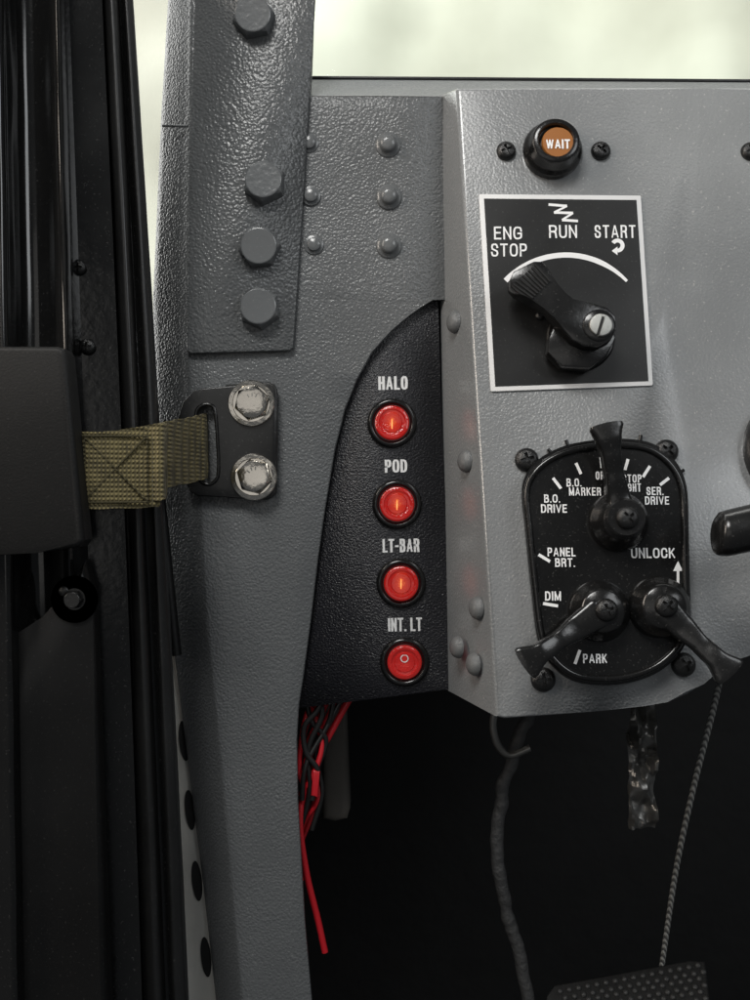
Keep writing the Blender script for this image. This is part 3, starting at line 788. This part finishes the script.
plate('lower_trim', [(-220, 610), (20, 640), (48, 622), (84, 560), (92, 600), (110, 1100), (-220, 1100)], FD(.068), 0, .010, m_doorlow, dr, .003, 4)
obj('hex_bolt', hexbolt_mesh('hex_bolt', 7.5 * S, .004, 9.5 * S, .0008), m_satin, FD(.0785).M(75, 599), dr)
inst('screw', RV, FD(.0785), 64, 591, 5 * S, m_satin, dr)

be = thing('body_edge_strip', 'black rubber body edge strip beside pillar', 'rubber seal', W(172, 560, -.01))
o2 = WM[be.name].translation
obj('strip', tube_mesh([p - o2 for p in smooth_open([W(146, 355, -.006), W(155, 450, -.006), W(166, 560, -.008), W(176, 655, -.01)], 8)], .003, 10), m_rubber, Matrix.Translation(o2), be)

# ------------------------------------------------------------ UNDER DASH
G = 'wires hanging below switch panel'
RL = 'red insulated wire hanging below switch panel'; BL = 'black insulated wire hanging below switch panel'
wires = [
 ([(352, 695, -.02), (335, 725, -.02), (312, 770, -.018), (300, 815, -.012), (306, 870, -.012), (318, 920, -.014), (325, 952, -.015)], .0017, m_redwire, RL),
 ([(330, 695, -.02), (318, 722, -.02), (308, 745, -.02), (316, 775, -.016), (318, 800, -.014), (304, 822, -.018), (296, 850, -.02)], .0014, m_redwire, RL),
 ([(312, 698, -.015), (303, 730, -.012), (299, 770, -.012), (304, 790, -.012), (298, 830, -.014), (302, 880, -.013)], .0014, m_redwire, RL),
 ([(322, 695, -.03), (309, 720, -.028), (301, 745, -.028), (293, 775, -.03)], .0013, m_redwire, RL),
 ([(340, 695, -.024), (322, 730, -.024), (318, 770, -.02), (312, 812, -.02), (300, 845, -.02)], .0013, m_redwire, RL),
 ([(346, 695, -.026), (338, 720, -.026), (320, 742, -.022), (306, 760, -.016), (312, 785, -.014), (322, 790, -.018)], .0013, m_redwire, RL),
 ([(306, 698, -.02), (314, 716, -.016), (322, 745, -.014), (313, 775, -.012), (300, 795, -.014)], .0014, m_redwire, RL),
 ([(316, 695, -.010), (322, 715, -.010), (308, 750, -.011), (310, 790, -.012), (300, 830, -.014)], .0014, m_blackwire, BL),
 ([(334, 695, -.014), (330, 718, -.014), (316, 752, -.016), (322, 792, -.014), (312, 830, -.014)], .0013, m_blackwire, BL),
 ([(344, 695, -.016), (326, 728, -.014), (306, 765, -.010), (302, 800, -.010)], .0013, m_blackwire, BL),
 ([(306, 700, -.012), (312, 722, -.012), (326, 740, -.014), (318, 768, -.014)], .0013, m_blackwire, BL),
 ([(326, 695, -.008), (316, 712, -.008), (304, 728, -.009), (306, 752, -.009), (318, 772, -.01), (312, 800, -.01)], .0014, m_blackwire, BL)]
for p, r, m, lab in wires:
    w = tube('electrical_wire', p, r, m); tag(w, lab, 'wire', G)
cn = plate('wire_connector', [(313, 770), (320, 772), (318, 798), (311, 796)], FD(-.012), 0, .004, m_redwire, None, .001); tag(cn, 'small red crimp connector on hanging wire', 'wire connector')
h = tube('dark_cord', [(535, 705, -.05), (520, 735, -.05), (503, 790, -.05), (497, 850, -.05), (508, 915, -.05), (522, 965, -.05), (534, 1060, -.05)], .0036, m_hose, wob=.14); tag(h, 'dark soft irregular cord hanging under dashboard', 'cord')
h = tube('hose_clamp', [(497, 700, -.03), (493, 725, -.03), (498, 745, -.03), (510, 755, -.03), (530, 748, -.03)], .0020, m_dirtymetal); tag(h, 'dull metal clip on cord under dashboard', 'clip')
c = tube('braided_cable', [(722, 672, -.03), (712, 715, -.035), (693, 790, -.05), (676, 870, -.07), (662, 965, -.09), (660, 975, -.09)], .0016, m_cable); tag(c, 'thin light grey braided cable under dashboard', 'cable')
vs = []; fs = []
for i in range(44):
    for j in range(13):
        p = W(628 + j * 2.4, 700 + i * 3, -.06)
        q = Vector((j * .16, i * .12, 2))
        p.y += .010 * noise.noise(q) + .004 * noise.noise(q * 2.7); p.x += .002 * noise.noise(q * 1.3 + Vector((9, 0, 0)))
        vs.append(p)
for i in range(43):
    for j in range(12):
        a = i * 13 + j; fs.append((a, a + 1, a + 14, a + 13))
o3 = W(643, 760, -.06)
hs = raw('heat_shield_strap', [v - o3 for v in vs], fs, m_dirtymetal, Matrix.Translation(o3), None, 40); tag(hs, 'crinkled dull foil wrapped strap under dashboard', 'strap')
rb = plate('relay_box', [(322, 690), (345, 690), (350, 810), (347, 820), (335, 823), (322, 820)], FD(-.09), 0, .02, m_box, None, .004); tag(rb, 'dull beige plastic relay box under dashboard', 'relay box')

pd = thing('foot_pedal', 'black perforated foot pedal on dark floor', 'pedal', W(630, 985, -.02))
FPd = Frame(W(548, 992, -.06), W(712, 962, -.06), W(560, 1060, -.03))
plate('pedal_plate', [(546, 996), (554, 985), (690, 960), (705, 961), (722, 1100), (540, 1100)], FPd, 0, .004, m_pedal, pd, .001)
k = 0
for j in range(6):
    for i in range(16):
        x = 560 + i * 9.2 + j * .6 + (4.6 if j % 2 else 0); y = 991.5 - i * 1.72 + j * 6.6
        if k < 98 and x < 706: inst('tread_stud', RV, FPd.off(.0041), x, y, .0017, m_stud, pd, sz=1.2); k += 1

# ------------------------------------------------------------ SETTING
def quad(name, pts, mat, kind='structure'):
    ob = raw(name, pts, [(0, 1, 2, 3)], mat); ob['kind'] = kind; ob['label'] = 'dark ' + name.replace('_', ' '); return ob
zb, zt = -.75, .18
quad('firewall', [(-.12, .32, zb), (.6, .32, zb), (.6, .32, zt), (-.12, .32, zt)], m_shade)
quad('footwell_side', [(-.075, .022, zb), (-.12, .32, zb), (-.12, .32, .2), (-.075, .022, .2)], m_shade)
quad('floor', [(-.13, -.2, -.60), (.6, -.2, -.60), (.6, .32, -.52), (-.13, .32, -.52)], m_shade)
quad('dash_top', [(-.06, .012, .196), (.6, .012, .196), (.6, .33, .185), (-.12, .33, .185)], m_shade)
m, nt, b = mk('drape'); N = nt.nodes.new; L = nt.links.new
tc = N('ShaderNodeTexCoord'); n1 = N('ShaderNodeTexNoise'); n1.inputs['Scale'].default_value = 1.8; n1.inputs['Detail'].default_value = 5
L(tc.outputs['Object'], n1.inputs['Vector'])
cr = N('ShaderNodeValToRGB'); cr.color_ramp.elements[0].position = .36; cr.color_ramp.elements[0].color = (.52, .52, .44, 1); cr.color_ramp.elements[1].position = .62; cr.color_ramp.elements[1].color = (.78, .80, .70, 1)
L(n1.outputs['Fac'], cr.inputs['Fac']); L(cr.outputs['Color'], b.inputs['Base Color']); b.inputs['Roughness'].default_value = .8
vs = []; fs = []; nx, nz = 120, 90
for i in range(nx + 1):
    for j in range(nz + 1):
        x = -1.5 + 3.2 * i / nx; z = -1.2 + 2.6 * j / nz
        y = 1.0 + .10 * noise.noise(Vector((x * 2.3, z * .9, 0))) + .05 * noise.noise(Vector((x * 7, z * 4, 5))) + .012 * noise.noise(Vector((x * 18, z * 12, 5)))
        vs.append((x, y, z))
for i in range(nx):
    for j in range(nz):
        a = i * (nz + 1) + j; fs.append((a, a + nz + 1, a + nz + 2, a + 1))
dp = raw('backdrop_sheet', vs, fs, m, ang=180); dp['kind'] = 'structure'; dp['label'] = 'bright white draped sheet outside'

# ------------------------------------------------------------ LIGHTS
def area(loc, tgt, sx, sy, power, colr=(1, 1, 1)):
    l = bpy.data.lights.new('area', 'AREA'); l.shape = 'RECTANGLE'; l.size = sx; l.size_y = sy; l.energy = power; l.color = colr
    ob = bpy.data.objects.new('area_lamp', l); col.objects.link(ob); ob.location = loc
    ob.rotation_euler = (Vector(tgt) - Vector(loc)).to_track_quat('-Z', 'Y').to_euler(); return ob
area((-.30, -.95, 1.05), (0.05, 0, 0.05), .5, .35, 13, (1, .99, .96))
area((.7, -.8, .5), (0.1, 0, 0.05), .4, .4, 2.6, (.95, .98, 1))
area((-.7, .45, .3), (-.15, 0, -.05), .3, .8, 4, (1, 1, .97))
area((-.75, -.45, .42), (-.15, 0, .1), .20, .55, 5.0, (1, .88, .76))  # lamp added to put warm streak reflections on the glossy door
area((-.30, -1.35, .15), (-.1, 0, .05), 1.0, .6, 1.1, (1, .97, .92))  # unseen lamp added as fill and as something bright for steel to reflect
area((0.1, .35, 1.3), (0.1, 1.0, .3), 2.0, .5, 15, (1, 1, .95))  # lamp added to brighten the backdrop sheet
w = bpy.data.worlds.new('World'); sc.world = w; w.use_nodes = True
w.node_tree.nodes['Background'].inputs[0].default_value = (.8, .85, .9, 1); w.node_tree.nodes['Background'].inputs[1].default_value = .10

cam = bpy.data.cameras.new('camera'); co = bpy.data.objects.new('camera', cam); col.objects.link(co); sc.camera = co
co.location = CAM; co.rotation_euler = (math.radians(90), 0, 0)
cam.sensor_fit = 'VERTICAL'; cam.sensor_height = 24; cam.lens = 24; cam.clip_start = .01; cam.clip_end = 50
sc.view_settings.view_transform = 'Standard'; sc.view_settings.look = 'None'; sc.view_settings.exposure = 0
